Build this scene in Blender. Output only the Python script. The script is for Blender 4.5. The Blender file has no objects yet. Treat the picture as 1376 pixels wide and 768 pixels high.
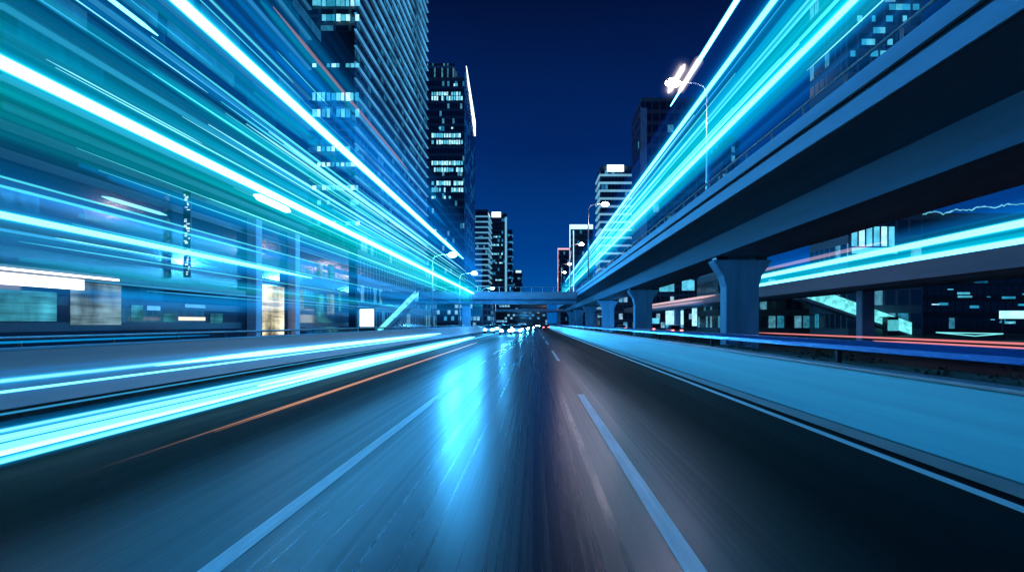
import bpy, bmesh, math, random
from mathutils import Vector, Matrix
R = math.radians
random.seed(7)
S = bpy.context.scene
C = S.collection

# ------------------------------------------------------------------ camera
F = 900.0 / 1376.0                       # focal length / picture width
H = 1.8                                  # eye height
VX, VY = 718.0, 434.0                    # where the road runs to in the 1376x768 photo
cam = bpy.data.cameras.new('camera'); co = bpy.data.objects.new('camera', cam); C.objects.link(co)
cam.sensor_width = 36; cam.lens = 36 * F
cam.shift_x = -(VX - 688) / 1376; cam.shift_y = (VY - 384) / 1376
cam.clip_start = 0.05; cam.clip_end = 9000
co.location = (0, 0, H); co.rotation_euler = (R(90), 0, 0)
S.camera = co

# ------------------------------------------------------------------ sky, moon, exposure
SUN_EL, SUN_AZ = 28.0, 150.0
w = bpy.data.worlds.new('World'); S.world = w; w.use_nodes = True
nt = w.node_tree; nt.nodes.clear()
def N(t, **k):
    n = nt.nodes.new(t)
    for a, b in k.items(): setattr(n, a, b)
    return n
out = N('ShaderNodeOutputWorld')
sky = N('ShaderNodeTexSky', sky_type='NISHITA', sun_disc=False)
sky.sun_elevation = R(-4); sky.sun_rotation = R(SUN_AZ)
bg1 = N('ShaderNodeBackground'); bg1.inputs[1].default_value = 0.05
nt.links.new(sky.outputs[0], bg1.inputs[0])
tc = N('ShaderNodeTexCoord'); sx = N('ShaderNodeSeparateXYZ'); nt.links.new(tc.outputs['Generated'], sx.inputs[0])
cr = N('ShaderNodeValToRGB'); nt.links.new(sx.outputs[2], cr.inputs[0])
el = cr.color_ramp.elements
el[0].position = 0.0; el[0].color = (0.0, 0.115, 0.46, 1)
el[1].position = 0.46; el[1].color = (0.0, 0.0035, 0.030, 1)
e = el.new(0.10); e.color = (0.0, 0.055, 0.29, 1)
e = el.new(0.25); e.color = (0.0, 0.020, 0.135, 1)
bg2 = N('ShaderNodeBackground')
nz = N('ShaderNodeTexNoise'); nz.inputs['Scale'].default_value = 2.2; nz.inputs['Detail'].default_value = 5; nt.links.new(tc.outputs['Generated'], nz.inputs['Vector'])
mm = N('ShaderNodeMath', operation='MULTIPLY_ADD'); nt.links.new(nz.outputs['Fac'], mm.inputs[0]); mm.inputs[1].default_value = 0.7; mm.inputs[2].default_value = 0.65; nt.links.new(mm.outputs[0], bg2.inputs[1])
nt.links.new(cr.outputs[0], bg2.inputs[0])
ad = N('ShaderNodeAddShader'); nt.links.new(bg1.outputs[0], ad.inputs[0]); nt.links.new(bg2.outputs[0], ad.inputs[1])
nt.links.new(ad.outputs[0], out.inputs[0])

moon = bpy.data.lights.new('moonlight', 'SUN'); moon.energy = 0.05; moon.angle = R(0.5); moon.color = (0.55, 0.8, 1.0)
mo = bpy.data.objects.new('moonlight', moon); C.objects.link(mo)
mo.rotation_euler = (R(90 - SUN_EL), 0, R(180 - SUN_AZ))

S.view_settings.view_transform = 'Standard'; S.view_settings.look = 'None'
S.view_settings.exposure = 0.0; S.view_settings.gamma = 1.0; S.view_settings.use_curve_mapping = False
S.render.engine = 'CYCLES'
cy = S.cycles
cy.use_denoising = True; cy.denoiser = 'OPENIMAGEDENOISE'
cy.max_bounces = 6; cy.diffuse_bounces = 2; cy.glossy_bounces = 3; cy.transmission_bounces = 3
cy.transparent_max_bounces = 64; cy.sample_clamp_indirect = 6.0; cy.caustics_reflective = False; cy.caustics_refractive = False
S.render.filter_size = 1.5

# ------------------------------------------------------------------ helpers
def box(bm, x0, x1, y0, y1, z0, z1):
    v = [bm.verts.new(p) for p in ((x0,y0,z0),(x1,y0,z0),(x1,y1,z0),(x0,y1,z0),(x0,y0,z1),(x1,y0,z1),(x1,y1,z1),(x0,y1,z1))]
    for f in ((0,3,2,1),(4,5,6,7),(0,1,5,4),(1,2,6,5),(2,3,7,6),(3,0,4,7)):
        bm.faces.new([v[i] for i in f])
def tube(bm, pts, r, n=10, cap=True):
    pts = [Vector(p) for p in pts]; rings = []
    if not hasattr(r, '__len__'): r = [r] * len(pts)
    for i, p in enumerate(pts):
        d = (pts[min(i+1, len(pts)-1)] - pts[max(i-1, 0)]).normalized()
        u = d.cross(Vector((0,0,1)))
        if u.length < 1e-3: u = Vector((1,0,0))
        u.normalize(); v = u.cross(d).normalized()
        rings.append([bm.verts.new(p + (u*math.cos(2*math.pi*k/n) + v*math.sin(2*math.pi*k/n))*r[i]) for k in range(n)])
    for a, b in zip(rings, rings[1:]):
        for k in range(n):
            f = bm.faces.new((a[k], a[(k+1)%n], b[(k+1)%n], b[k])); f.smooth = True
    if cap:
        bm.faces.new(rings[0][::-1]); bm.faces.new(rings[-1])
def prism_y(bm, prof, y0, y1):                  # prof: list of (x, z), runs along the road
    a = [bm.verts.new((x, y0, z)) for x, z in prof]; b = [bm.verts.new((x, y1, z)) for x, z in prof]
    n = len(prof)
    for k in range(n): bm.faces.new((a[k], a[(k+1)%n], b[(k+1)%n], b[k]))
    bm.faces.new(a[::-1]); bm.faces.new(b)
def prism_x(bm, prof, x0, x1):                  # prof: list of (y, z)
    a = [bm.verts.new((x0, y, z)) for y, z in prof]; b = [bm.verts.new((x1, y, z)) for y, z in prof]
    n = len(prof)
    for k in range(n): bm.faces.new((a[k], a[(k+1)%n], b[(k+1)%n], b[k]))
    bm.faces.new(a[::-1]); bm.faces.new(b)
def obj(name, bm, m, parent=None, bevel=0.0, loc=None, label=None):
    bmesh.ops.recalc_face_normals(bm, faces=bm.faces)
    me = bpy.data.meshes.new(name); bm.to_mesh(me); bm.free()
    me.materials.append(m)
    o = bpy.data.objects.new(name, me); C.objects.link(o)
    if parent: o.parent = parent
    if loc: o.location = loc
    if label: o['label'] = label
    if bevel:
        b = o.modifiers.new('bevel', 'BEVEL'); b.width = bevel; b.segments = 2; b.limit_method = 'ANGLE'
    return o
def bx(name, m, parent, *a, bevel=0.0, label=None):
    bm = bmesh.new(); box(bm, *a); return obj(name, bm, m, parent, bevel, label=label)
def tag(o, label, cat, group=None):
    o['label'] = label; o['category'] = cat
    if group: o['group'] = group
    return o
def thing(name, label, cat, loc=(0,0,0), rz=0, group=None):
    o = bpy.data.objects.new(name, None); C.objects.link(o); o.empty_display_size = 0.3
    o.location = loc; o.rotation_euler = (0, 0, rz)
    return tag(o, label, cat, group)
def kids(o): return [c for c in C.objects if c.parent == o]
def dup(root, loc, rz=None, label=None, group=None):
    def rec(o, parent):
        c = o.copy(); C.objects.link(c)
        if parent: c.parent = parent
        for ch in kids(o): rec(ch, c)
        return c
    r = rec(root, None); r.location = loc
    if rz is not None: r.rotation_euler = (0, 0, rz)
    if label: r['label'] = label
    if group: r['group'] = group
    return r
def struct(name, bm, m):
    o = obj(name, bm, m); o['kind'] = 'structure'; return o

# ------------------------------------------------------------------ materials
class NT:
    def __init__(s, name):
        s.m = bpy.data.materials.new(name); s.m.use_nodes = True; s.t = s.m.node_tree; s.t.nodes.clear()
        s.out = s.n('ShaderNodeOutputMaterial')
    def n(s, t, **k):
        x = s.t.nodes.new(t)
        for a, b in k.items(): setattr(x, a, b)
        return x
    def l(s, a, b): s.t.links.new(a, b)
    def val(s, sock, v):
        if hasattr(v, 'is_linked') or hasattr(v, 'links'): s.l(v, sock)
        else: sock.default_value = v
    def math(s, op, a, b=0.0, c=None):
        x = s.n('ShaderNodeMath', operation=op); s.val(x.inputs[0], a); s.val(x.inputs[1], b)
        if c is not None: s.val(x.inputs[2], c)
        return x.outputs[0]
    def noise(s, vec, scale=1.0, detail=4.0, rough=0.55):
        x = s.n('ShaderNodeTexNoise'); s.l(vec, x.inputs['Vector'])
        x.inputs['Scale'].default_value = scale; x.inputs['Detail'].default_value = detail; x.inputs['Roughness'].default_value = rough
        return x.outputs['Fac']
    def scaled(s, vec, sc):
        x = s.n('ShaderNodeVectorMath', operation='MULTIPLY'); s.l(vec, x.inputs[0]); x.inputs[1].default_value = sc
        return x.outputs[0]
    def ramp(s, fac, stops):
        x = s.n('ShaderNodeValToRGB'); s.l(fac, x.inputs[0]); e = x.color_ramp.elements
        while len(e) > 1: e.remove(e[0])
        e[0].position = stops[0][0]; e[0].color = (*stops[0][1], 1) if len(stops[0][1]) == 3 else stops[0][1]
        for p, c in stops[1:]:
            q = e.new(p); q.color = (*c, 1)
        return x.outputs[0]
    def geo(s): return s.n('ShaderNodeNewGeometry')
    def principled(s, **k):
        p = s.n('ShaderNodeBsdfPrincipled')
        for a, b in k.items():
            sock = p.inputs[a.replace('_', ' ')]
            if hasattr(b, 'links'): s.l(b, sock)
            else: sock.default_value = b
        return p
    def bump(s, h, strength, dist=0.02):
        b = s.n('ShaderNodeBump'); s.l(h, b.inputs['Height']); b.inputs['Strength'].default_value = strength; b.inputs['Distance'].default_value = dist
        return b.outputs[0]
    def done(s, sh): s.l(sh, s.out.inputs[0]); return s.m
def g3(v): return (v, v, v)

def surf(name, col, rough=0.5, metal=0.0, var=0.25, scale=1.5, stretch=(1,1,1), bump=0.15):
    t = NT(name); p = t.geo().outputs['Position']; v = t.scaled(p, stretch)
    n = t.noise(v, scale, 6, 0.6); n2 = t.noise(v, scale*9, 3, 0.6)
    c = t.ramp(n, [(0.25, tuple(x*(1-var) for x in col)), (0.75, tuple(min(1, x*(1+var)) for x in col))])
    r = t.math('ADD', t.math('MULTIPLY', n2, 0.3), rough - 0.15)
    b = t.principled(Base_Color=c, Roughness=r, Metallic=metal, Normal=t.bump(n2, bump))
    return t.done(b.outputs[0])
def emit(name, col, strength, var=0.0, scale=2.0, sampling=None):
    t = NT(name); e = t.n('ShaderNodeEmission'); e.inputs[0].default_value = (*col, 1)
    if var:
        n = t.noise(t.geo().outputs['Position'], scale, 3)
        s = t.math('MULTIPLY_ADD', t.math('SUBTRACT', n, 0.5), strength*var*3, strength)
        t.l(t.math('MAXIMUM', s, 0.02), e.inputs[1])
    else: e.inputs[1].default_value = strength
    m = t.done(e.outputs[0])
    if sampling: m.cycles.emission_sampling = sampling
    return m
def glow(name, col, strength, fade=None, sampling='NONE', streak=0.0):
    """light that only adds to what is behind it; fade = (y start, y full) along the road"""
    t = NT(name); e = t.n('ShaderNodeEmission'); e.inputs[0].default_value = (*col, 1); s = strength
    p = t.geo().outputs['Position']
    if fade:
        sp = t.n('ShaderNodeSeparateXYZ'); t.l(p, sp.inputs[0])
        mr = t.n('ShaderNodeMapRange', interpolation_type='SMOOTHSTEP'); t.l(sp.outputs[1], mr.inputs[0])
        mr.inputs[1].default_value = fade[0]; mr.inputs[2].default_value = fade[1]; mr.inputs[3].default_value = fade[2] if len(fade) > 2 else 0.0; mr.inputs[4].default_value = 1.0
        s = t.math('MULTIPLY', mr.outputs[0], strength)
    if streak:
        n = t.noise(t.scaled(p, (3, 0.06, 3)), 1.0, 3)
        s = t.math('MULTIPLY', t.math('MULTIPLY_ADD', n, 2*streak, 1-streak), s)
    t.val(e.inputs[1], s)
    tr = t.n('ShaderNodeBsdfTransparent'); a = t.n('ShaderNodeAddShader'); t.l(tr.outputs[0], a.inputs[0]); t.l(e.outputs[0], a.inputs[1])
    m = t.done(a.outputs[0]); m.cycles.emission_sampling = sampling
    return m
def curtain_mat(name, stops, z0, z1, fade, freq, k=1.0, contrast=(0.3, 0.75)):
    """a bundle of countless light filaments: colour follows height, filaments run along the road"""
    t = NT(name); p = t.geo().outputs['Position']
    sp = t.n('ShaderNodeSeparateXYZ'); t.l(p, sp.inputs[0])
    mr = t.n('ShaderNodeMapRange'); t.l(sp.outputs[2], mr.inputs[0]); mr.inputs[1].default_value = z0; mr.inputs[2].default_value = z1
    c = t.ramp(mr.outputs[0], [((q - z0)/(z1 - z0), col) for q, col in stops])
    n1 = t.noise(t.scaled(p, (0.5, 0.006, freq)), 1.0, 8, 0.62)
    n2 = t.noise(t.scaled(p, (0.5, 0.035, freq*0.35)), 1.0, 4, 0.55)
    m1 = t.n('ShaderNodeMapRange', interpolation_type='SMOOTHSTEP'); t.l(n1, m1.inputs[0]); m1.inputs[1].default_value = contrast[0]; m1.inputs[2].default_value = contrast[1]; m1.inputs[3].default_value = 0.28; m1.inputs[4].default_value = 1.75
    s = t.math('MULTIPLY', m1.outputs[0], t.math('MULTIPLY_ADD', n2, 1.5, 0.3))
    mf = t.n('ShaderNodeMapRange', interpolation_type='SMOOTHSTEP'); t.l(sp.outputs[1], mf.inputs[0]); mf.inputs[1].default_value = fade[0]; mf.inputs[2].default_value = fade[1]; mf.inputs[3].default_value = fade[2]; mf.inputs[4].default_value = 1.0
    s = t.math('MULTIPLY', s, mf.outputs[0]); s = t.math('MULTIPLY', s, k)
    e = t.n('ShaderNodeEmission'); t.l(c, e.inputs[0]); t.l(s, e.inputs[1])
    tr = t.n('ShaderNodeBsdfTransparent'); a = t.n('ShaderNodeAddShader'); t.l(tr.outputs[0], a.inputs[0]); t.l(e.outputs[0], a.inputs[1])
    m = t.done(a.outputs[0]); m.cycles.emission_sampling = 'NONE'
    return m
def facade(name, cw=1.6, ch=3.4, lit=0.12, strength=0.6, base=(0.012, 0.03, 0.055), frame=(0.10, 0.14, 0.18), lcol=((0.02,0.45,0.75),(0.35,0.85,1.0)), fw=0.10, fh=0.28, stretch=False):
    """curtain wall: a grid of glass bays in thin frames, some rooms lit"""
    t = NT(name); g = t.geo(); p = g.outputs['Position']
    sp = t.n('ShaderNodeSeparateXYZ'); t.l(p, sp.inputs[0]); sn = t.n('ShaderNodeSeparateXYZ'); t.l(g.outputs['Normal'], sn.inputs[0])
    ax = t.math('GREATER_THAN', t.math('ABSOLUTE', sn.outputs[0]), 0.5)
    mx = t.n('ShaderNodeMix', data_type='FLOAT'); t.l(ax, mx.inputs[0]); t.l(sp.outputs[0], mx.inputs[2]); t.l(sp.outputs[1], mx.inputs[3])
    u = t.math('DIVIDE', mx.outputs[0], cw); v = t.math('DIVIDE', sp.outputs[2], ch)
    fu = t.math('FRACT', u); fv = t.math('FRACT', v)
    inu = t.math('MULTIPLY', t.math('GREATER_THAN', fu, fw), t.math('LESS_THAN', fu, 1-fw))
    inv = t.math('MULTIPLY', t.math('GREATER_THAN', fv, fh), t.math('LESS_THAN', fv, 0.93))
    inside = t.math('MULTIPLY', inu, inv)
    cu = t.math('FLOOR', u); cv = t.math('FLOOR', v)
    cb = t.n('ShaderNodeCombineXYZ'); t.l(cu, cb.inputs[0]); t.l(cv, cb.inputs[1]); t.l(ax, cb.inputs[2])
    wn = t.n('ShaderNodeTexWhiteNoise'); t.l(cb.outputs[0], wn.inputs['Vector'])
    cb2 = t.n('ShaderNodeCombineXYZ'); t.l(t.math('MULTIPLY', cu, 0.07 if not stretch else 0.2), cb2.inputs[0]); t.l(t.math('MULTIPLY', cv, 0.9), cb2.inputs[1]); t.l(t.math('MULTIPLY', ax, 7), cb2.inputs[2])
    rown = t.noise(cb2.outputs[0], 1.0, 2)
    thr = t.math('MULTIPLY', t.math('SUBTRACT', rown, 0.38), lit*6)
    on = t.math('LESS_THAN', wn.outputs['Value'], thr)
    inner = t.noise(t.scaled(p, (1.3, 1.3, 1.1)), 1.0, 3)
    es = t.math('MULTIPLY', t.math('MULTIPLY', on, inside), t.math('MULTIPLY', t.math('MULTIPLY_ADD', inner, 1.8, -0.25), strength))
    ec = t.n('ShaderNodeMix', data_type='RGBA'); t.l(wn.outputs['Color'], ec.inputs[0]); ec.inputs[6].default_value = (*lcol[0], 1); ec.inputs[7].default_value = (*lcol[1], 1)
    bc = t.n('ShaderNodeMix', data_type='RGBA'); t.l(inside, bc.inputs[0]); bc.inputs[6].default_value = (*frame, 1); bc.inputs[7].default_value = (*base, 1)
    rg = t.math('MULTIPLY_ADD', inside, -0.38, 0.5)
    b = t.principled(Base_Color=bc.outputs[2], Roughness=rg)
    t.l(ec.outputs[2], b.inputs['Emission Color']); t.l(t.math('MAXIMUM', es, 0.0), b.inputs['Emission Strength'])
    m = t.done(b.outputs[0]); m.cycles.emission_sampling = 'NONE'
    return m

M = {}
# wet asphalt: long wheel-worn streaks along the lanes change gloss, tone and relief
def asphalt(name, base=0.014, streak=1.0, wet=0.0):
    t = NT(name); p = t.geo().outputs['Position']
    lane = t.noise(t.scaled(p, (15.0, 0.022, 1)), 1.0, 8, 0.68)
    lane2 = t.noise(t.scaled(p, (1.6, 0.010, 1)), 1.0, 3, 0.5)
    patch = t.noise(t.scaled(p, (0.45, 0.025, 1)), 1.0, 2, 0.5)
    grain = t.noise(t.scaled(p, (1, 0.15, 1)), 40, 3, 0.7)
    r = t.math('MULTIPLY_ADD', lane, 0.40*streak, 0.09 - wet)
    r = t.math('ADD', r, t.math('MULTIPLY', t.math('SUBTRACT', patch, 0.5), 0.16))
    r = t.math('ADD', r, t.math('MULTIPLY', t.math('SUBTRACT', lane2, 0.5), 0.20))
    sp = t.n('ShaderNodeSeparateXYZ'); t.l(p, sp.inputs[0])        # the crowned road: middle lanes stay wet, the sides have dried
    off = t.math('ABSOLUTE', t.math('ADD', sp.outputs[0], 0.9))
    dry = t.n('ShaderNodeMapRange', interpolation_type='SMOOTHSTEP'); t.l(t.math('MULTIPLY_ADD', t.math('SUBTRACT', patch, 0.5), 1.2, off), dry.inputs[0])
    dry.inputs[1].default_value = 0.9; dry.inputs[2].default_value = 4.0; dry.inputs[3].default_value = 0.0; dry.inputs[4].default_value = 1.0
    r = t.math('MULTIPLY_ADD', dry.outputs[0], 0.26, r)
    r = t.math('MINIMUM', t.math('MAXIMUM', r, 0.10), 0.75)
    tone = t.math('ADD', t.math('MULTIPLY', lane, 0.6), t.math('MULTIPLY', grain, 0.4))
    c = t.ramp(tone, [(0.3, (base*0.35, base*0.42, base*0.5)), (0.7, (base*1.4, base*1.5, base*1.6))])
    hgt = lane
    b = t.principled(Base_Color=c, Roughness=r, Normal=t.bump(hgt, 0.05, 0.004))
    t.l(t.math('MULTIPLY_ADD', dry.outputs[0], -0.44, 1.50), b.inputs['IOR'])
    return t.done(b.outputs[0])
M['asphalt'] = asphalt('wet_asphalt')
M['ground'] = surf('city_ground', (0.03, 0.035, 0.04), 0.6, var=0.4, scale=0.3)
M['paving'] = surf('paving', (0.16, 0.16, 0.18), 0.5, var=0.3, scale=0.8, stretch=(1, 0.2, 1))
M['line'] = surf('road_paint', (0.88, 0.88, 0.88), 0.36, var=0.35, scale=2.0, stretch=(6, 0.3, 1))
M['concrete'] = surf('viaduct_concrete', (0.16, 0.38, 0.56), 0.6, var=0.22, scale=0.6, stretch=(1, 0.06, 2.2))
M['parapet'] = surf('parapet_concrete_lit', (0.26, 0.56, 0.76), 0.6, var=0.2, scale=0.7, stretch=(1, 0.04, 2.6))  # viaduct concrete again, lightened to put the brightness of the lit fascia into colour
M['soffit'] = surf('soffit_concrete_shaded', (0.10, 0.24, 0.36), 0.7, var=0.3, scale=0.5, stretch=(1.5, 0.05, 1.5))  # viaduct concrete again, darkened to put the shade of the underside into colour
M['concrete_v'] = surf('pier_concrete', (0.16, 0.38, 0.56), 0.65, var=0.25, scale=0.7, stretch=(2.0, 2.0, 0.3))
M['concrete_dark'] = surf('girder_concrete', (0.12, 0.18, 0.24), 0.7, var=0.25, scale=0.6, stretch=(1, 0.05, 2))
M['median'] = surf('median_concrete', (0.42, 0.36, 0.44), 0.6, var=0.2, scale=0.8, stretch=(1, 0.04, 2.5))
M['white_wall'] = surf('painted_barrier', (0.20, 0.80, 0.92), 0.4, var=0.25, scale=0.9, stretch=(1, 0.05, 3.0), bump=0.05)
M['kerb'] = surf('kerb_stone', (0.22, 0.22, 0.22), 0.6, scale=1.2, stretch=(1, 0.2, 1))
M['rail_blue'] = surf('blue_rail_paint', (0.02, 0.13, 0.45), 0.3, 0.2, var=0.15, stretch=(1, 0.05, 2))
M['steel'] = surf('galvanised_steel', (0.35, 0.38, 0.42), 0.4, 0.7, var=0.15)
M['dark_metal'] = surf('dark_metal', (0.03, 0.035, 0.04), 0.4, 0.5)
M['roof'] = surf('roof_slab', (0.12, 0.14, 0.17), 0.6)
M['leaf'] = surf('hedge_leaf', (0.012, 0.035, 0.022), 0.6, var=0.5, scale=6)
M['rubber'] = surf('tyre', (0.015, 0.015, 0.015), 0.7)
M['car_white'] = surf('car_white', (0.6, 0.62, 0.64), 0.25, var=0.05)
M['car_dark'] = surf('car_dark', (0.03, 0.04, 0.06), 0.25, 0.3, var=0.05)
M['car_silver'] = surf('car_silver', (0.35, 0.37, 0.4), 0.25, 0.6, var=0.05)
M['glass'] = surf('dark_glass', (0.01, 0.02, 0.03), 0.15, var=0.1, bump=0)
CY = (0.16, 0.80, 1.0); WH = (0.62, 0.96, 1.0); TE = (0.0, 0.72, 0.62); BL = (0.0, 0.26, 0.75)

# ------------------------------------------------------------------ the setting
def sheet(bm, x0, x1, y0, y1, z):
    bm.faces.new([bm.verts.new(p) for p in ((x0,y0,z),(x1,y0,z),(x1,y1,z),(x0,y1,z))])
bm = bmesh.new(); sheet(bm, -3000, 3000, -300, 6000, -0.02); struct('ground', bm, M['ground'])
bm = bmesh.new(); sheet(bm, -11.0, 5.3, -40, 1500, 0.0); struct('road', bm, M['asphalt'])
bm = bmesh.new(); sheet(bm, 7.6, 46, -20, 900, 0.0); struct('side_road', bm, asphalt('side_asphalt', 0.03))
bm = bmesh.new(); sheet(bm, -24.6, -12.2, -20, 900, 0.0); struct('service_road', bm, asphalt('service_asphalt', 0.035))
bm = bmesh.new(); box(bm, -40, -24.6, -20, 900, -0.3, 0.14); struct('pavement', bm, M['paving'])
# painted markings: a centre lane line on each side of the camera's lane, the edge line, the far edge line
bm = bmesh.new()
y = 3.4
def dash(bm, x, wd, y0, y1): sheet(bm, x-wd/2, x+wd/2, y0, y1, 0.004)
dash(bm, -2.36, 0.17, 2.0, 20.0)
yy = 26
while yy < 320: dash(bm, -2.36, 0.16, yy, yy+6.5); yy += 13
struct('lane_marking', bm, M['line'])
bm = bmesh.new()
dash(bm, 1.17, 0.17, 2.0, 17.0)
yy = 32
while yy < 320: dash(bm, 1.17, 0.16, yy, yy+12); yy += 24
struct('lane_marking', bm, M['line'])
bm = bmesh.new(); dash(bm, 4.72, 0.16, -20, 400); struct('edge_line', bm, M['line'])
bm = bmesh.new(); dash(bm, -7.05, 0.14, -20, 400); struct('edge_line', bm, M['line'])
bm = bmesh.new(); prism_y(bm, [(5.02,0.0),(5.30,0.0),(5.30,0.12),(5.06,0.12)], -20, 400); struct('kerb', bm, M['kerb'])

# ------------------------------------------------------------------ right barrier, rail, hedge
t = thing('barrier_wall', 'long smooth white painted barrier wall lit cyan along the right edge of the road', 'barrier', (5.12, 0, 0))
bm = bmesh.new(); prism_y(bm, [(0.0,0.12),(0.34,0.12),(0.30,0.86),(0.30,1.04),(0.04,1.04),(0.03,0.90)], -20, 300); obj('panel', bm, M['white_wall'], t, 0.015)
bm = bmesh.new(); box(bm, 0.0, 0.34, -20, 300, 1.04, 1.09); obj('coping', bm, M['steel'], t, 0.01)
t = thing('guard_rail', 'blue horizontal guard rail running on posts above the right barrier wall', 'guard rail', (6.25, 0, 0))
bm = bmesh.new(); prism_y(bm, [(0,1.25),(0.06,1.27),(0.03,1.36),(0.06,1.45),(0,1.47),(-0.05,1.45),(-0.02,1.36),(-0.05,1.27)], -20, 300); obj('beam', bm, M['rail_blue'], t)
pm = None
for k in range(30):
    if pm is None:
        bm = bmesh.new(); box(bm, 0.065, 0.16, -0.05, 0.05, 0, 1.42); pm = o = obj('post', bm, M['dark_metal'], t)
    else:
        o = pm.copy(); C.objects.link(o)
    o.location = (0, 4 + 10*k, 0)
# planting strip: one clipped hedge of many small leaves
bm = bmesh.new()
prism_y(bm, [(6.62,0.0),(7.2,0.0),(7.15,0.98),(6.68,0.98)], -10, 170)
for k in range(16000):
    yq = 3 + (k/16000)**1.6*170; x = 6.9 + random.uniform(-0.42, 0.42); z = random.uniform(0.3, 1.06 + 0.12*math.sin(yq*0.9) + 0.08*math.sin(yq*2.3))
    sz = random.uniform(0.03, 0.07)
    mt = Matrix.Rotation(random.uniform(0, 6.28), 4, Vector((random.random()-.5, random.random()-.5, random.random()-.5)).normalized())
    vs = [bm.verts.new(Vector((x, yq, z)) + mt @ Vector(q)) for q in ((-sz,0,0),(0,-sz*.5,0),(sz,0,0),(0,sz*.5,0))]
    bm.faces.new(vs)
o = obj('hedge', bm, M['leaf']); tag(o, 'low dark clipped hedge growing in the strip behind the right barrier wall', 'hedge')

# ------------------------------------------------------------------ left median wall
t = thing('median_wall', 'low pale lavender concrete wall along the far side of the left carriageway', 'wall', (-11.5, 0, 0))
bm = bmesh.new(); prism_y(bm, [(-0.22,-0.02),(0.35,-0.02),(0.16,0.35),(0.12,1.20),(-0.14,1.20),(-0.22,0.3)], -20, 230); obj('wall', bm, M['median'], t, 0.02)
bm = bmesh.new(); box(bm, -0.17, 0.15, -20, 230, 1.20, 1.26); obj('coping', bm, M['concrete'], t, 0.015)
t = thing('guard_rail', 'dark two bar guard rail on the service road behind the left lavender wall', 'guard rail', (-13.2, 0, 0))
for z in (1.05, 1.42):
    bm = bmesh.new(); tube(bm, [(0,-10,z),(0,230,z)], 0.05, 8); obj('rail', bm, M['steel'], t)
pm = None
for k in range(60):
    if pm is None:
        bm = bmesh.new(); tube(bm, [(0,0,0),(0,0,1.46)], 0.04, 8); pm = o = obj('post', bm, M['dark_metal'], t)
    else:
        o = pm.copy(); C.objects.link(o)
    o.location = (0, 2 + 3.8*k, 0)

# ------------------------------------------------------------------ elevated road on the right
t = thing('elevated_road', 'long concrete viaduct carrying an elevated road along the right side', 'viaduct', (0, 0, 0))
bm = bmesh.new()
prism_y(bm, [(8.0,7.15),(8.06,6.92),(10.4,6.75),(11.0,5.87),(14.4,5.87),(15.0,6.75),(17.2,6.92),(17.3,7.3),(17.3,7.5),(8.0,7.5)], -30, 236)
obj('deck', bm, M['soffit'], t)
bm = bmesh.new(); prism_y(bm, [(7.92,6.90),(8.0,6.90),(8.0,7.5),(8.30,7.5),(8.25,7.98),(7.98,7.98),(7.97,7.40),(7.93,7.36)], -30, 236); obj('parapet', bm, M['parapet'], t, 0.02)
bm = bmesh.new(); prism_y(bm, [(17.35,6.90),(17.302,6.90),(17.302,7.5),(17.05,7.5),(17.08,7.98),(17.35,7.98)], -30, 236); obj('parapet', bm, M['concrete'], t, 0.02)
bm = bmesh.new(); tube(bm, [(8.12,-30,8.35),(8.12,236,8.35)], 0.045, 8); o = obj('handrail', bm, M['steel'], t)
bm = bmesh.new(); tube(bm, [(7.86,-30,7.42),(7.86,236,7.42)], 0.05, 8); obj('conduit', bm, M['dark_metal'], t)
rp = None
for k in range(86):
    if rp is None:
        bm = bmesh.new(); box(bm, 8.09, 8.15, -0.03, 0.03, 7.98, 8.33); rp = o = obj('rail_post', bm, M['steel'], t)
    else:
        o = rp.copy(); C.objects.link(o)
    o.location = (0, 4 + 2.7*k, 0)
def pier(loc, label, first=[None]):
    if first[0] is None:
        r = thing('viaduct_pier', label, 'pier', loc, 0, 'piers under the elevated road')
        bm = bmesh.new()
        prof = [(-1.0,-0.02),(1.0,-0.02),(1.0,4.0),(1.18,4.7),(1.62,5.35),(1.75,5.55),(1.75,5.66),(-1.75,5.66),(-1.75,5.55),(-1.62,5.35),(-1.18,4.7),(-1.0,4.0)]
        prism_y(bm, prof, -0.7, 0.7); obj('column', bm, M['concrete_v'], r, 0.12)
        for s in (-1.2, 1.2):
            bm = bmesh.new(); box(bm, s-0.35, s+0.35, -0.5, 0.5, 5.662, 5.868); obj('bearing', bm, M['dark_metal'], r)
        first[0] = r; return r
    return dup(first[0], loc, label=label)
pier((12.7, 41.5, 0), 'nearest flared concrete pier of the elevated road, right of the white barrier')
pier((12.7, 78.5, 0), 'second flared concrete pier from the camera under the elevated road')
pier((12.7, 115.5, 0), 'third flared concrete pier from the camera under the elevated road')
pier((12.7, 152.5, 0), 'fourth flared concrete pier, just beyond the crossing bridge')
pier((12.7, 189.5, 0), 'fifth and far flared concrete pier seen beneath the crossing bridge')
pier((12.7, 226.5, 0), 'farthest flared concrete pier, last before the elevated road ends')

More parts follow.
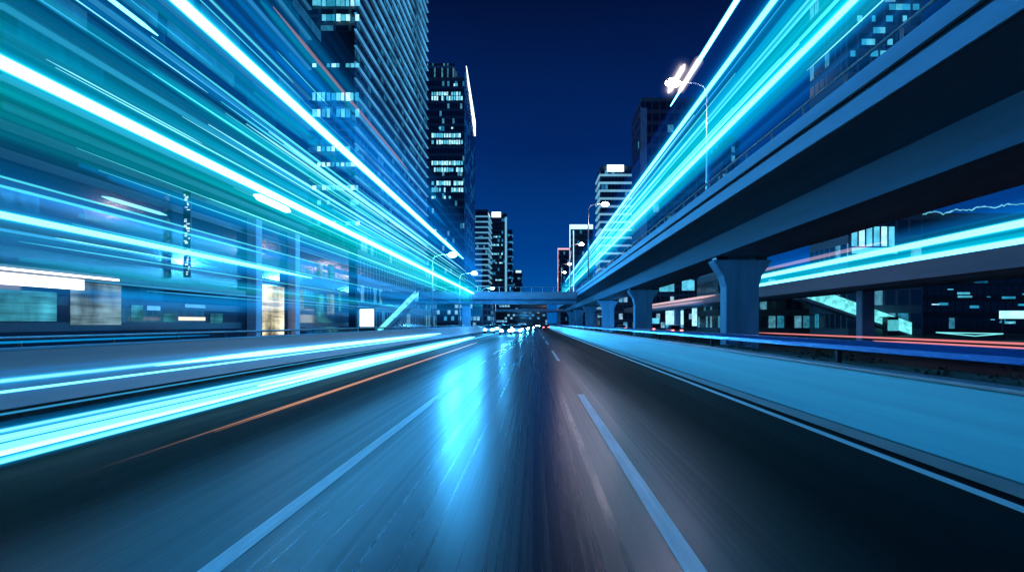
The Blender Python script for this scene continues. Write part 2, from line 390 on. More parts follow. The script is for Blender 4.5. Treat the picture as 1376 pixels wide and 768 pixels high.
# crossing bridge
t = thing('crossing_bridge', 'flat concrete bridge crossing over the road into the elevated road', 'bridge', (0, 128, 0))
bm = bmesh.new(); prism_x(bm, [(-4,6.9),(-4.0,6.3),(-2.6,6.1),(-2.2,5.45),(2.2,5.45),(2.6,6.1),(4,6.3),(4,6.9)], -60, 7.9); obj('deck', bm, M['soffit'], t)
bm = bmesh.new(); box(bm, -60, 7.9, -4.2, -3.9, 6.5, 7.6); obj('parapet', bm, M['concrete_dark'], t, 0.03)
bm = bmesh.new(); box(bm, -60, 7.9, 3.9, 4.2, 6.5, 7.6); obj('parapet', bm, M['concrete_dark'], t, 0.03)
bm = bmesh.new(); tube(bm, [(-60,-4.05,8.5),(7.9,-4.05,8.5)], 0.05, 6); obj('handrail', bm, M['steel'], t)
rp = None
for k in range(34):
    if rp is None:
        bm = bmesh.new(); box(bm, -0.04, 0.04, -4.09, -4.01, 7.6, 8.5); rp = o = obj('rail_post', bm, M['steel'], t)
    else:
        o = rp.copy(); C.objects.link(o)
    o.location = (-58.5 + 2*k, 0, 0)
for x in (-34, -13):
    bm = bmesh.new(); box(bm, x-0.8, x+0.8, -0.8, 0.8, 0, 5.45); obj('column', bm, M['concrete_v'], t, 0.1)
t = thing('crossing_bridge', 'second lower bridge far down the road behind the first crossing bridge', 'bridge', (0, 262, 0))
bm = bmesh.new(); prism_x(bm, [(-4,7.2),(-4.0,6.4),(-2.6,6.1),(2.6,6.1),(4,6.4),(4,7.2)], -40, 30); obj('deck', bm, M['concrete'], t)
for x in (-16, 9.5, 24):
    bm = bmesh.new(); box(bm, x-0.7, x+0.7, -0.7, 0.7, 0, 6.1); obj('column', bm, M['concrete_v'], t, 0.1)

# flyover ramp behind the viaduct
t = thing('flyover_ramp', 'low flyover ramp on columns beyond the elevated road on the right', 'flyover', (0, 0, 0))
M['pinkish'] = surf('ramp_concrete', (0.24, 0.25, 0.32), 0.6, var=0.2, scale=0.6, stretch=(1, 0.05, 2))
bm = bmesh.new(); prism_y(bm, [(23.2,4.6),(23.9,4.3),(26.6,4.3),(27.3,4.6),(27.3,4.9),(23.2,4.9)], -20, 240); obj('deck', bm, M['pinkish'], t)
bm = bmesh.new(); box(bm, 23.0, 23.25, -20, 240, 4.45, 5.55); obj('parapet', bm, M['pinkish'], t, 0.02)
bm = bmesh.new(); box(bm, 27.25, 27.5, -20, 240, 4.45, 5.55); obj('parapet', bm, M['pinkish'], t, 0.02)
for yq in (22, 51, 84, 118, 152, 190):
    bm = bmesh.new(); box(bm, 24.7, 25.7, yq-0.5, yq+0.5, -0.02, 4.3); obj('column', bm, M['pinkish'], t, 0.1)

# ------------------------------------------------------------------ towers
winmesh = {}
def lit_windows(root, mats, cells, off):
    """cells: (x, y, z, w, h, axis); each lit window is its own object, sharing one unit mesh per material"""
    for i, (x, y, z, wd, h, ax) in enumerate(cells):
        m = mats[i % len(mats)] if len(mats) < 4 else random.choice(mats)
        if (m.name, ax) not in winmesh:
            bm = bmesh.new()
            if ax == 'y': box(bm, -0.5, 0.5, -0.06, 0.0, -0.5, 0.5)
            else: box(bm, 0.0, 0.06, -0.5, 0.5, -0.5, 0.5)
            o = obj('lit_window', bm, m, root); winmesh[(m.name, ax)] = o
        else:
            o = winmesh[(m.name, ax)].copy(); C.objects.link(o); o.parent = root
        o.location = (x, y, z); o.scale = (wd, 1, h) if ax == 'y' else (1 if off > 0 else -1, wd, h)
def tower(label, x0, x1, y0, y1, h, mat, fins=None, finmat=None, finsize=(0.25, 0.3), roof=True, name='office_tower', z0=0.0, cat='tower'):
    t = thing(name, label, cat, (0, 0, 0))
    bm = bmesh.new(); box(bm, x0, x1, y0, y1, z0, h); obj('wall', bm, mat, t)
    if roof:
        bm = bmesh.new(); box(bm, x0+0.3, x1-0.3, y0+0.3, y1-0.3, h, h+1.2); obj('roof', bm, M['roof'], t)
    if fins:
        d, th = finsize; n = 0
        zz = fins[1] if len(fins) > 1 else fins[0]
        f0 = None
        while zz < h and n < 100:
            if f0 is None:
                bm = bmesh.new(); box(bm, x0-d, x1+d, y0-d, y1+d, -th/2, th/2); f0 = o = obj('floor_fin', bm, finmat, t)
            else:
                o = f0.copy(); C.objects.link(o)
            o.location = (0, 0, zz); zz += fins[0]; n += 1
    return t
W = [emit('window_light_a', (0.12, 0.66, 0.95), 0.95, 0.5, 0.7, 'NONE'), emit('window_light_b', (0.40, 0.85, 1.0), 1.2, 0.6, 0.9, 'NONE'),
     emit('window_light_c', (0.03, 0.45, 0.75), 0.7, 0.5, 0.5, 'NONE'), emit('window_light_d', (0.10, 0.62, 0.85), 0.8, 0.5, 0.8, 'NONE')]
fin_glow = emit('fin_reflected_glow', (0.08, 0.42, 0.82), 0.72, 0.9, 0.08, 'NONE')  # light reflected by pale metal fins, put into emission
fin_dim = surf('fin_metal', (0.30, 0.40, 0.48), 0.35, 0.5)
fin_glow_dim = emit('fin_emission_dim', (0.05, 0.36, 0.66), 0.35, 0.4, 0.06, 'NONE')  # dim emission on the floor fins of the near blocks

# 1: the big banded tower on the left
fA = facade('banded_tower_wall', 2.6, 1.375, 0.30, 0.42, lcol=((0.0,0.22,0.55),(0.08,0.55,0.85)), stretch=True, base=(0.008, 0.03, 0.06))
T1 = tower('tallest left tower with bright diagonal looking floor bands on its road side', -75, -30.4, 113.4, 190, 120, fA)
f0 = None
for k in range(42):
    z = 4.6 + 2.75*k
    if f0 is None:
        bm = bmesh.new(); box(bm, -30.4, -30.0, 113.0, 190.2, -0.07, 0.07); f0 = o = obj('floor_band', bm, fin_glow, T1)
    else:
        o = f0.copy(); C.objects.link(o)
    o.location = (0, 0, z)
bm = bmesh.new(); box(bm, -75, -30.398, 113.0, 113.4, 40, 51); 
obj('dark_panel', bm, surf('louvre_panel', (0.01, 0.015, 0.025), 0.5, var=0.2, scale=3, stretch=(0.1, 1, 6)), T1)
cells = []
def rowpx(py, hpx, px0, px1, step, Y, p=0.8, wr=(0.55, 0.95)):
    x = px0
    while x < px1:
        if random.random() < p:
            wq = step*random.uniform(*wr)
            cells.append(((x + wq/2 - VX)/900*Y, Y-0.002, H + (VY - py)/900*Y, wq/900*Y, hpx/900*Y*random.uniform(0.8, 1), 'y'))
        x += step
for py, hp, p in ((4, 9, 1), (24, 10, .6), (88, 6, .5), (130, 12, .95), (152, 12, .9), (200, 7, .7), (221, 6, .5), (252, 7, .8), (272, 7, .7), (300, 6, .5), (322, 6, .5)):
    rowpx(py, hp, 420, 478, 6.4, 113.0 if 40 < py < 0 else 112.99, p)
lit_windows(T1, W, cells, 1)
bx('podium', facade('podium_wall', 2.2, 4.2, 0.14, 0.6), T1, -70, -28.5, 108, 196, 0, 17)

# 0: long near left block behind the light streaks
fB = facade('near_block_wall', 7.0, 1.8, 0.13, 0.16, base=(0.006, 0.02, 0.045), frame=(0.008,0.03,0.06), lcol=((0.0,0.2,0.55),(0.0,0.4,0.7)), fw=0.0, fh=0.3, stretch=True)
T0 = tower('wide dark glass block at the far left behind the light streaks', -80, -27, 34, 80, 78, fB, fins=(3.6, 14.2), finmat=fin_glow_dim, finsize=(0.3, 0.22))
cells = []
for zr in (19.6, 23.2, 26.8, 37.6, 41.2, 48.4, 55.6):
    y = 36
    while y < 78:
        L = random.uniform(3, 12)
        if random.random() < 0.5: cells.append((-26.998, y + L/2, zr+0.3, L, 1.2, 'x'))
        y += L + random.uniform(0.4, 3)
WB = emit('window_light_dim', (0.02, 0.22, 0.48), 0.35, 0.8, 0.5, 'NONE')
lit_windows(T0, [WB], cells[:36], 1)
fC = facade('old_block_wall', 6.0, 2.0, 0.12, 0.16, base=(0.008, 0.03, 0.05), frame=(0.01,0.03,0.06), lcol=((0.0,0.2,0.55),(0.0,0.4,0.7)), fw=0.0, stretch=True)
T0b = tower('dark near block at the left picture edge, in front of the wide glass block', -80, -29, -10, 31, 52, fC, fins=(4.0, 12), finmat=fin_glow_dim, finsize=(0.3, 0.2))

# shop front at the foot of the near block: columns, lit shops, canopy lights
t = thing('shop_arcade', 'ground floor arcade of lit shop windows at the foot of the left block', 'arcade', (0, 0, 0))
bx('wall', facade('arcade_wall', 6.0, 1.45, 0.12, 0.30, base=(0.006,0.025,0.05), frame=(0.01,0.03,0.06), fw=0.0, lcol=((0.0,0.2,0.5),(0.05,0.45,0.7)), stretch=True), t, -27.6, -26.6, 12, 96, 0.14, 12.5)
def shop(name, col, k):
    t = NT(name); p = t.geo().outputs['Position']
    n = t.noise(t.scaled(p, (1, 0.12, 2.4)), 1.0, 4, 0.6); n2 = t.noise(t.scaled(p, (1, 0.5, 0.35)), 1.0, 3, 0.5)
    st = t.math('MAXIMUM', t.math('MULTIPLY', t.math('MULTIPLY', t.math('SUBTRACT', n, 0.22), t.math('SUBTRACT', n2, 0.22)), k*11), 0.03)
    e = t.n('ShaderNodeEmission'); e.inputs[0].default_value = (*col, 1); t.l(st, e.inputs[1]); return t.done(e.outputs[0])
shopA = shop('shop_light_cyan', (0.06, 0.42, 0.58), 0.55); shopB = shop('shop_light_pale', (0.30, 0.55, 0.68), 0.45)
shopD = emit('shop_light_blue', (0.1, 0.45, 0.9), 1.0, 0.5, 0.5); shopC = shop('shop_light_warm', (1.0, 0.92, 0.62), 0.8)
for y0, y1, z0, z1, m in ((29,37.2,1.9,3.5,shopA),(38.4,43.0,1.7,4.6,shopB),(44.2,45.4,2.0,3.0,shopA),(46,47.5,2.7,3.0,shopD),(48,49.4,1.9,2.5,shopA),(51,54,3.0,3.25,shopD),(55,57,1.8,2.6,shopA),(64.4,71.0,0.6,5.6,shopC),(75,77,3.2,5.6,shopB),(81.5,84.5,2.6,5.4,shopA),(82,84,7.4,9.2,shopB),(86,88.8,3,5.6,shopB),(86.5,88.6,7.6,9.4,shopA),(91,92,3.4,6,shopA)):
    bx('shop_window', m, t, -26.6, -26.52, y0, y1, z0, z1)
for y in (62.6, 72.8):
    bm = bmesh.new(); box(bm, -26.6, -25.7, y-0.7, y+0.7, 0.14, 11.5); obj('column', bm, M['median'], t, 0.06)
bx('canopy', M['roof'], t, -26.6, -24.96, 12, 58, 4.2, 4.6, bevel=0.03)
cl = emit('canopy_light', (0.95, 0.97, 1.0), 3.0, 0.3, 0.3)
bx('canopy_light', cl, t, -24.9, -24.8, 12, 36.9, 3.62, 4.18)
bx('canopy_light', cl, t, -24.75, -24.65, 12, 39.8, 4.3, 4.4)
bx('sign_strip', emit('sign_strip_light', (1.0, 0.86, 0.70), 1.2), t, -24.92, -24.8, 46.9, 50.5, 2.0, 2.25)
# vertical lit sign
t = thing('vertical_sign', 'tall narrow vertical sign of small white lights on the left block', 'sign', (-25.6, 50, 0))
bx('backing', M['dark_metal'], t, -0.55, 0.0, -0.12, 0.0, 5.2, 11.6)
sl = emit('sign_light', (0.55, 0.86, 1.0), 1.1, 0.6, 4)
rs = random.Random(3)
for k in range(34):
    z = 5.4 + k*0.178
    if k in (11, 12, 24, 25, 26): continue
    wq = rs.uniform(0.05, 0.24); x = -0.52 + rs.uniform(0, 0.48 - wq)
    bx('sign_light', sl, t, x, x + wq, -0.17, -0.122, z, z + rs.uniform(0.05, 0.15))
# 2
fD = facade('tower_two_wall', 1.1, 3.2, 0.12, 0.7, base=(0.008, 0.035, 0.08), frame=(0.05, 0.12, 0.2), lcol=((0.0,0.3,0.6),(0.25,0.75,1.0)))
T2 = tower('dark left tower with rows of lit windows and a white lit roof edge', -62, -30, 287, 335, 106, fD)
bx('crown', facade('crown_wall', 0.8, 8, 0.3, 0.5, frame=(0.2,0.3,0.4), fh=0.05), T2, -58, -34.4, 288, 320, 107.2, 113.4)
bx('side_cladding', facade('side_cladding_wall', 3.0, 3.2, 0.55, 0.30, base=(0.03, 0.12, 0.25), frame=(0.14, 0.42, 0.75), lcol=((0.0,0.20,0.62),(0.02,0.34,0.80)), fw=0.05, fh=0.2), T2, -30, -29.6, 286.8, 335.2, 0, 110)  # reflections on the side glass are put in as blue glowing bays
bm = bmesh.new(); prism_x(bm, [(290,113),(334,102),(334,95),(332,94.5)], -29.6, -29.3); obj('roof_light', bm, emit('roof_light', (0.75, 0.92, 1.0), 3.0), T2)
cells = []
for py, hp, p in ((126,5,.7),(132,6,.95),(114,4,.3),(172,3,.3),(182,6,.85),(191,6,.9),(219,6,.8),(228,6,.9),(246,6,.7),(255,6,.85),(265,4,.4),(310,4,.5),(330,4,.5)):
    rowpx(py, hp, 580, 621, 3.3, 286.99, p, (0.6, 0.9))
lit_windows(T2, [W[1], W[0], W[1], W[3]], cells[:100], 1)
# 3, 4, 5, 6
fE = facade('far_tower_wall', 1.5, 3.2, 0.16, 0.75, frame=(0.03,0.10,0.2), lcol=((0.0,0.25,0.6),(0.15,0.62,0.95)), base=(0.004, 0.02, 0.05))
T3 = tower('striped far tower with pale balcony bands left of the road', -52, -31, 450, 480, 77, fE, fins=(3.6, 5), finmat=emit('balcony_light', (0.15, 0.5, 0.8), 0.7, 0.4, 0.1, 'NONE'), finsize=(0.7, 0.9))
T4 = tower('far dark tower topped by a bright white panel, end of the left row', -36, -21.5, 520, 540, 86, fE)
bx('roof_panel', emit('roof_panel_light', (0.8, 0.95, 1.0), 3.0), T4, -33, -26, 519.7, 520, 84, 88)
bx('edge_light', emit('edge_light', (0.2, 0.6, 0.9), 0.8), T4, -22.8, -21.3, 519.6, 520.2, 0, 84)
cells = []
for py, hp, p in ((329,2.5,.9),(341,2.5,.9),(353,2,.5),(362,2,.6),(318,2,.4),(376,2,.5)): rowpx(py, hp, 658, 676, 2.6, 519.99, p)
lit_windows(T4, [W[1], W[0]], cells[:60], 1)
T5 = tower('thin far tower with pale edge lines right of the white panel tower', -25, -20, 610, 625, 86, fE, fins=(6.5, 4), finmat=fin_glow, finsize=(0.4, 0.5))
T6 = tower('lowest distant building left of the sky gap above the bridge', -24, -13, 720, 740, 58, fE)
bx('roof_light', emit('roof_light_small', (0.5, 0.8, 1.0), 1.5), T6, -20, -14, 719.6, 720, 56, 58.4)

# right towers
fF = facade('right_tower_wall', 1.5, 3.2, 0.2, 0.75, frame=(0.03,0.10,0.2), lcol=((0.0,0.25,0.6),(0.15,0.62,0.95)), base=(0.004, 0.02, 0.05))
R1 = tower('right tower with bright horizontal bands behind the viaduct streaks', 29.5, 44, 300, 318, 71, fF, fins=(3.5, 5), finmat=emit('band_light', (0.22, 0.58, 0.85), 0.75, 0.4, 0.1, 'NONE'), finsize=(0.5, 0.9))
bx('roof_panel', emit('roof_panel_cool', (0.7, 0.9, 1.0), 2.2), R1, 32.5, 40, 299.2, 299.6, 69.5, 72.5)
R2 = tower('mid height right tower outlined with white light beside the lamp', 21.5, 35, 400, 416, 59.5, fF)
ol = emit('outline_light', (0.45, 0.8, 1.0), 1.8)
bx('outline_light', ol, R2, 21.0, 21.5, 399.4, 400, 0, 60.6); bx('outline_light', ol, R2, 21.0, 35, 399.4, 400, 58, 60.6); bx('outline_light', ol, R2, 23.2, 23.6, 399.4, 399.99, 0, 57)
R3 = tower('small far right tower outlined with pink light', 18.5, 27, 520, 534, 59, fF)
pk = emit('outline_pink', (1.0, 0.45, 0.55), 1.3)
bx('outline_light', pk, R3, 18.1, 18.5, 519.4, 520, 0, 60); bx('outline_light', pk, R3, 18.1, 27, 519.4, 520, 58.8, 60)
R4 = tower('unlit slab tower standing right behind the first street lamp', 32, 52, 200, 220, 68, facade('slab_wall', 2.2, 3.4, 0.06, 0.5, base=(0.01,0.02,0.05), frame=(0.06,0.07,0.12)))
bx('corner_strip', surf('corner_strip', (0.3, 0.33, 0.5), 0.5), R4, 31.7, 33.6, 199.7, 200, 0, 66)
R5 = tower('wide right tower seen through the streaks above the viaduct deck', 48.5, 60, 103.5, 118, 66, facade('wide_right_wall', 2.0, 3.6, 0.2, 0.6, base=(0.01,0.04,0.08)))
cells = []
for k in range(6): cells.append(((1148 + 10*k - VX)/900*103.5, 103.49, 15.2 - 0.0*k, 0.85, 3.0, 'y'))
cells.append(((1175 - VX)/900*103.5, 103.49, 13.0, 7.0, 0.9, 'y'))
for k in range(60): cells.append((random.uniform(49.2, 59), 103.49, 34.4 + 1.8*random.randint(0, 13), random.uniform(0.5, 1.2), 0.9, 'y'))
lit_windows(R5, [W[0], W[1], W[0]], cells[:7], 1); lit_windows(R5, [W[2], W[3], W[2]], cells[7:], 1)
R6 = tower('narrow lit building right of the slab tower behind the streaks', 66, 72, 235, 250, 66, fF)
R7 = tower('low dark block at the right edge with a wavy string of lights on its roof', 72, 140, 130, 150, 22, facade('low_block_wall', 3.4, 4.2, 0.10, 0.5, base=(0.006,0.02,0.035), frame=(0.03,0.04,0.05), lcol=((0.0,0.2,0.45),(0.1,0.5,0.75))), name='low_building', cat='building')
bm = bmesh.new()
pts = [(71 + 0.42*k, 129.4, 22.4 + 0.045*k + 0.22*math.sin(k*0.55) + 0.35*random.uniform(-1, 1)*random.random()) for k in range(90)]
tube(bm, pts, [0.06 + 0.10*random.random() for _ in pts], 6); o = obj('light_string', bm, emit('string_light', (0.15, 0.6, 0.8), 1.0, 0.6, 0.6)); tag(o, 'wavy string of cyan lights along the roof edge of the low right block', 'string lights')
# low lit buildings seen under the viaduct
R8 = tower('row of low lit shops seen under the viaduct left of the nearest pier', 20, 60, 172, 186, 17, facade('far_shops_wall', 1.2, 2.2, 0.34, 1.1, lcol=((0.0,0.4,0.75),(0.6,0.8,0.95)), frame=(0.02,0.05,0.1)), name='shop_building', cat='building')
cells = [(x, 171.99, z, wd, h, 'y') for x, z, wd, h in ((36,3.2,4.6,3.6),(42,3.4,3.0,4.6),(46,3.6,2.4,4.2),(49.5,2.6,3.8,3.0),(31,2.4,2.2,1.4),(27,2.2,1.6,1.2),(34,10.8,3.8,1.8),(39.5,11.5,3.2,2.6),(45,11.2,4.6,1.6),(56,4.6,2.8,3.4))]
lit_windows(R8, [W[1], W[0], W[1], W[3]], cells, 1)
R9 = tower('dark low hall with a few lights behind the right stairway', 34, 71, 124, 140, 11, facade('hall_wall', 1.6, 3.4, 0.16, 0.7, base=(0.006,0.018,0.03), frame=(0.03,0.04,0.05), lcol=((0.0,0.3,0.5),(0.3,0.75,0.9))), name='low_building', cat='building')
L9 = tower('low lit building under the crossing bridge at the far end of the left side', -44, -15.5, 240, 256, 12, facade('end_shops_wall', 1.3, 2.2, 0.30, 1.2, lcol=((0.0,0.35,0.75),(0.4,0.8,1.0)), frame=(0.02,0.06,0.12)), name='shop_building', cat='building')

E9 = tower('wide low lit building closing the view beneath both crossing bridges', -60, 8, 420, 440, 15, facade('end_wall', 1.7, 1.9, 0.32, 1.3, lcol=((0.0,0.3,0.75),(0.4,0.8,1.0)), frame=(0.02,0.06,0.12)), name='shop_building', cat='building')
# ------------------------------------------------------------------ street lamps
lampw = emit('lamp_light_warm', (1.0, 0.84, 0.72), 36.0); lampc = emit('lamp_light_cool', (0.12, 0.5, 1.0), 30.0)
def lamp(loc, label, arm, hgt, tint, watts, group, first={}):
    key = (arm > 0, hgt)
    if key not in first:
        r = thing('street_lamp', label, 'street lamp', loc, 0, group)
        bm = bmesh.new(); tube(bm, [(0,0,0),(0,0,hgt*0.6),(0,0,hgt*0.93)], [0.13, 0.10, 0.075], 10); obj('pole', bm, M['steel'], r)
        bm = bmesh.new(); tube(bm, [(0,0,hgt*0.93),(arm*0.12,0,hgt*0.975),(arm*0.4,0,hgt*0.995),(arm,0,hgt)], [0.075,0.065,0.055,0.05], 8); obj('arm', bm, M['steel'], r)
        bm = bmesh.new(); sg = 1 if arm > 0 else -1
        a0, a1 = sorted((arm - sg*0.25, arm + sg*0.75))
        box(bm, a0, a1, -0.28, 0.28, hgt-0.02, hgt+0.13); hd = obj('lamp_head', bm, M['steel'], r, 0.04)
        bm = bmesh.new(); bmesh.ops.create_uvsphere(bm, u_segments=14, v_segments=8, radius=0.55)
        for v in bm.verts:
            v.co = Vector((v.co.x*1.05 + (a0+a1)/2, v.co.y*0.75, v.co.z*0.62 + hgt - 0.05))
        for f in bm.faces: f.smooth = True
        obj('lamp_glass', bm, lampw if tint[0] > 0.5 else lampc, hd)
        li = bpy.data.lights.new('lamp_light', 'POINT'); li.energy = watts; li.color = tint; li.shadow_soft_size = 0.6
        lo = bpy.data.objects.new('lamp_light', li); C.objects.link(lo); lo.parent = hd; lo.location = ((a0+a1)/2, 0, hgt - 1.1)
        first[key] = r; return r
    return dup(first[key], loc, label=label)
G = 'street lamps along the elevated road'
for y, lb in ((50, 'nearest street lamp, largest and topmost, on the far side of the bright viaduct streak'), (101, 'second street lamp along the elevated road, pole and arm seen against sky'), (152, 'third street lamp along the elevated road, before the white outlined tower'), (203, 'fourth street lamp along the elevated road, before the pink outlined tower'), (236, 'farthest street lamp, at the end of the elevated road')):
    lamp((8.14 if y > 60 else 12.9, y, 7.98), lb, 2.3 if y > 60 else -2.3, 11.8, (0.86, 0.68, 0.92), 1000, G)
G = 'street lamps on the left service road'
for y, lb in ((82, 'left street lamp shining below the banded tower, upper and nearest of its row'), (112, 'second left street lamp, near the far end of the teal streaks'), (160, 'small left street lamp just beyond the crossing bridge'), (215, 'smallest left street lamp far beyond the crossing bridge')):
    lamp((-12.5, y, 0), lb, 2.2, 10.2, (0.045, 0.42, 1.0), 10500, G)
# lit sign box and stairs on the left
t = thing('sign_box', 'white backlit advertising box on the left pavement beside the stairs', 'sign', (-22.5, 90, 0))
bx('frame', M['dark_metal'], t, -1.1, 1.1, 0.0, 0.3, 0.0, 3.9, bevel=0.03); bx('panel', emit('sign_panel', (0.75, 0.95, 1.0), 2.2, 0.15, 1.0), t, -0.95, 0.95, -0.03, 0.0, 1.35, 3.7)

def stair(label, loc, sgn, run, rise, bh=1.0):
    r = thing('stairway', label, 'stairs', loc)
    n = 26
    bm = bmesh.new()
    prof = [(0, rise), (0, rise-0.55), (sgn*(run-0.6), -0.02), (sgn*run, -0.02), (sgn*run, 0.15)]
    v0 = [bm.verts.new((x, 0.35, z)) for x, z in prof]; v1 = [bm.verts.new((x, 2.65, z)) for x, z in prof]
    for k in range(5): bm.faces.new((v0[k], v0[(k+1)%5], v1[(k+1)%5], v1[k]))
    bm.faces.new(v0); bm.faces.new(v1)
    obj('stringer', bm, M['pinkish'], r)
    bm = bmesh.new()
    for k in range(n):
        x0, x1 = sorted((sgn*run*k/n, sgn*run*(k+0.96)/n)); z = rise - rise*k/n
        box(bm, x0, x1, 0.36, 2.64, z+0.02, z+0.10)
    obj('steps', bm, M['paving'], r)
    m = emit('balustrade_light' + str(sgn), (0.16, 0.80, 0.85), 1.1, 0.9, 1.6)
    for yb in (0.25, 2.65):
        bm = bmesh.new()
        v = [bm.verts.new(p) for p in ((0,yb,rise),(sgn*run,yb,0.1),(sgn*run,yb,bh),(0,yb,rise+bh),(0,yb+0.08,rise),(sgn*run,yb+0.08,0.1),(sgn*run,yb+0.08,bh),(0,yb+0.08,rise+bh))]
        for f in ((0,1,2,3),(7,6,5,4),(0,4,5,1),(2,6,7,3),(1,5,6,2),(0,3,7,4)): bm.faces.new([v[i] for i in f])
        b = obj('balustrade', bm, m, r)
        bm = bmesh.new(); tube(bm, [(0,yb+0.04,rise+bh+0.08),(sgn*run,yb+0.04,bh+0.08)], 0.05, 8); obj('handrail', bm, M['steel'], b)
    return r
stair('cyan lit stairway coming down from the flyover on the right', (39.7, 100, 0), 1, 16.8, 6.0, 1.9)
stair('cyan lit stairway on the left pavement behind the white sign box', (-17.6, 99, 0), -1, 5.6, 5.6)
t = thing('kiosk', 'small cyan lit kiosk at the foot of the right stairway', 'kiosk', (52.5, 98, 0))
bx('wall', M['dark_metal'], t, -0.8, 0.8, 0, 1.5, 0, 2.6); bx('lit_panel', emit('kiosk_light', (0.1, 0.6, 0.7), 0.8, 0.3, 2), t, -0.8, 0.8, -0.05, -0.002, 0.7, 2.3); bx('roof', M['roof'], t, -1.0, 1.0, -0.3, 1.7, 2.6, 2.75)
t = thing('shop_row', 'dark row of shop fronts with small scattered lights behind the right stairway', 'shops', (0, 0, 0))
bx('wall', facade('shop_row_wall', 1.3, 3.0, 0.10, 0.5, base=(0.004,0.012,0.02), frame=(0.02,0.03,0.04)), t, 62, 100, 122, 123.8, 0, 9)
cells = [(62.5 + 36*random.random(), 121.99, random.uniform(1.2, 8.2), random.uniform(0.5, 2.6), random.uniform(0.12, 0.5), 'y') for _ in range(22)]
lit_windows(t, [W[0], W[3], W[1], W[2]], cells, 1)
t = thing('lit_sign', 'long bright cyan sign board at the right picture edge', 'sign', (0, 73, 0))
bx('panel', emit('edge_sign_light', (0.35, 0.85, 1.0), 1.6, 0.3, 1.0), t, 50.6, 56, -0.3, -0.1, 2.3, 3.15); bx('post', M['dark_metal'], t, 51.0, 51.2, -0.09, 0.1, 0, 3.0); bx('post', M['dark_metal'], t, 55.0, 55.2, -0.09, 0.1, 0, 3.0)
bm = bmesh.new()
tube(bm, [(36.0,60,0.98),(42,60,0.86),(39.5,60,0.66),(36.0,60,0.98)], 0.05, 6); o = obj('light_outline', bm, emit('outline_cyan', (0.2, 0.8, 0.85), 1.2)); tag(o, 'flat triangular outline of cyan light low by the right side road', 'light')

# ------------------------------------------------------------------ vehicles at rest in the distance
hl = emit('headlight_glass', (0.06, 0.45, 1.0), 420.0); tlm = emit('tail_light_glass', (1.0, 0.12, 0.10), 9.0)
def make_car(label, paint, group):
    r = thing('car', label, 'car', (0,0,0), 0, group)     # front faces -y (towards the camera)
    bm = bmesh.new()
    prof = [(-2.2,0.35),(-2.25,0.62),(-2.1,0.82),(-1.1,0.98),(-0.9,1.0),(1.5,1.02),(2.1,0.98),(2.25,0.7),(2.2,0.35)]
    prism_x(bm, prof, -0.88, 0.88); obj('body', bm, paint, r, 0.09)
    bm = bmesh.new()
    lo = [(-0.80,-1.05,1.0),(0.80,-1.05,1.0),(0.80,1.75,1.0),(-0.80,1.75,1.0)]; hi = [(-0.62,-0.35,1.42),(0.62,-0.35,1.42),(0.62,1.05,1.42),(-0.62,1.05,1.42)]
    a = [bm.verts.new(p) for p in lo]; b = [bm.verts.new(p) for p in hi]
    for k in range(4): bm.faces.new((a[k], a[(k+1)%4], b[(k+1)%4], b[k]))
    bm.faces.new(a[::-1]); bm.faces.new(b); obj('window', bm, M['glass'], r)
    bx('roof', paint, r, -0.64, 0.64, -0.38, 1.08, 1.422, 1.47, bevel=0.02)
    for sx_ in (-0.80, 0.80):
        for sy_ in (-1.4, 1.35):
            bm = bmesh.new(); tube(bm, [(sx_-0.11, sy_, 0.32),(sx_+0.11, sy_, 0.32)], 0.32, 16); wl = obj('wheel', bm, M['rubber'], r)
            bm = bmesh.new(); tube(bm, [(sx_-0.115, sy_, 0.32),(sx_+0.115, sy_, 0.32)], 0.19, 12); obj('rim', bm, M['steel'], wl)
    for s in (-0.62, 0.62):
        bm = bmesh.new(); bmesh.ops.create_uvsphere(bm, u_segments=12, v_segments=8, radius=0.2)
        for v in bm.verts: v.co = Vector((v.co.x*1.2 + s, v.co.y*0.5 - 2.29, v.co.z*0.8 + 0.68))
        obj('headlight', bm, hl, r)
        bx('tail_light', tlm, r, s-0.2, s+0.2, 2.20, 2.26, 0.72, 0.88)
    return r
cars = {'white': make_car('white car with headlights on, nearest of the oncoming cars far down the road', M['car_white'], 'cars far down the road')}
cars['white'].location = (-5.6, 128, 0)
cars['dark'] = make_car('dark car with headlights on, right of the nearest white car', M['car_dark'], 'cars far down the road'); cars['dark'].location = (-2.0, 142, 0)
cars['silver'] = make_car('silver car with headlights on behind the dark car', M['car_silver'], 'cars far down the road'); cars['silver'].location = (-4.6, 160, 0)
far = 'cars far down the road'
for key, x, y, rz, lb in (('white', -8.8, 150, 0, 'white car with headlights on beside the low left wall'), ('dark', -0.9, 176, 0, 'dark car with headlights on below the crossing bridge'),
        ('white', -3.6, 196, 0, 'white car with headlights on beyond the silver car'), ('silver', -7.4, 214, 0, 'silver car with headlights on, far left lane beyond the bridge'),
        ('dark', -1.6, 238, 0, 'dark car with headlights on, just before the second bridge'), ('silver', -7.9, 118, 0, 'silver car with headlights on closest to the orange streak end'), ('white', -2.9, 112, 0, 'white car with headlights on in the lane left of centre, ahead of the dark one'), ('dark', -4.4, 104, 0, 'dark car with headlights on leading the oncoming group'),
        ('white', -5.2, 270, 0, 'distant white car with headlights on under the second bridge'),
        ('silver', 1.6, 300, 0, 'most distant silver car, headlights barely apart'), ('dark', 3.0, 172, math.pi, 'dark car seen from behind with red tail lights in the right lane')):
    dup(cars[key], (x, y, 0), rz, lb, far)
sd = 'cars on the side road under the elevated road'
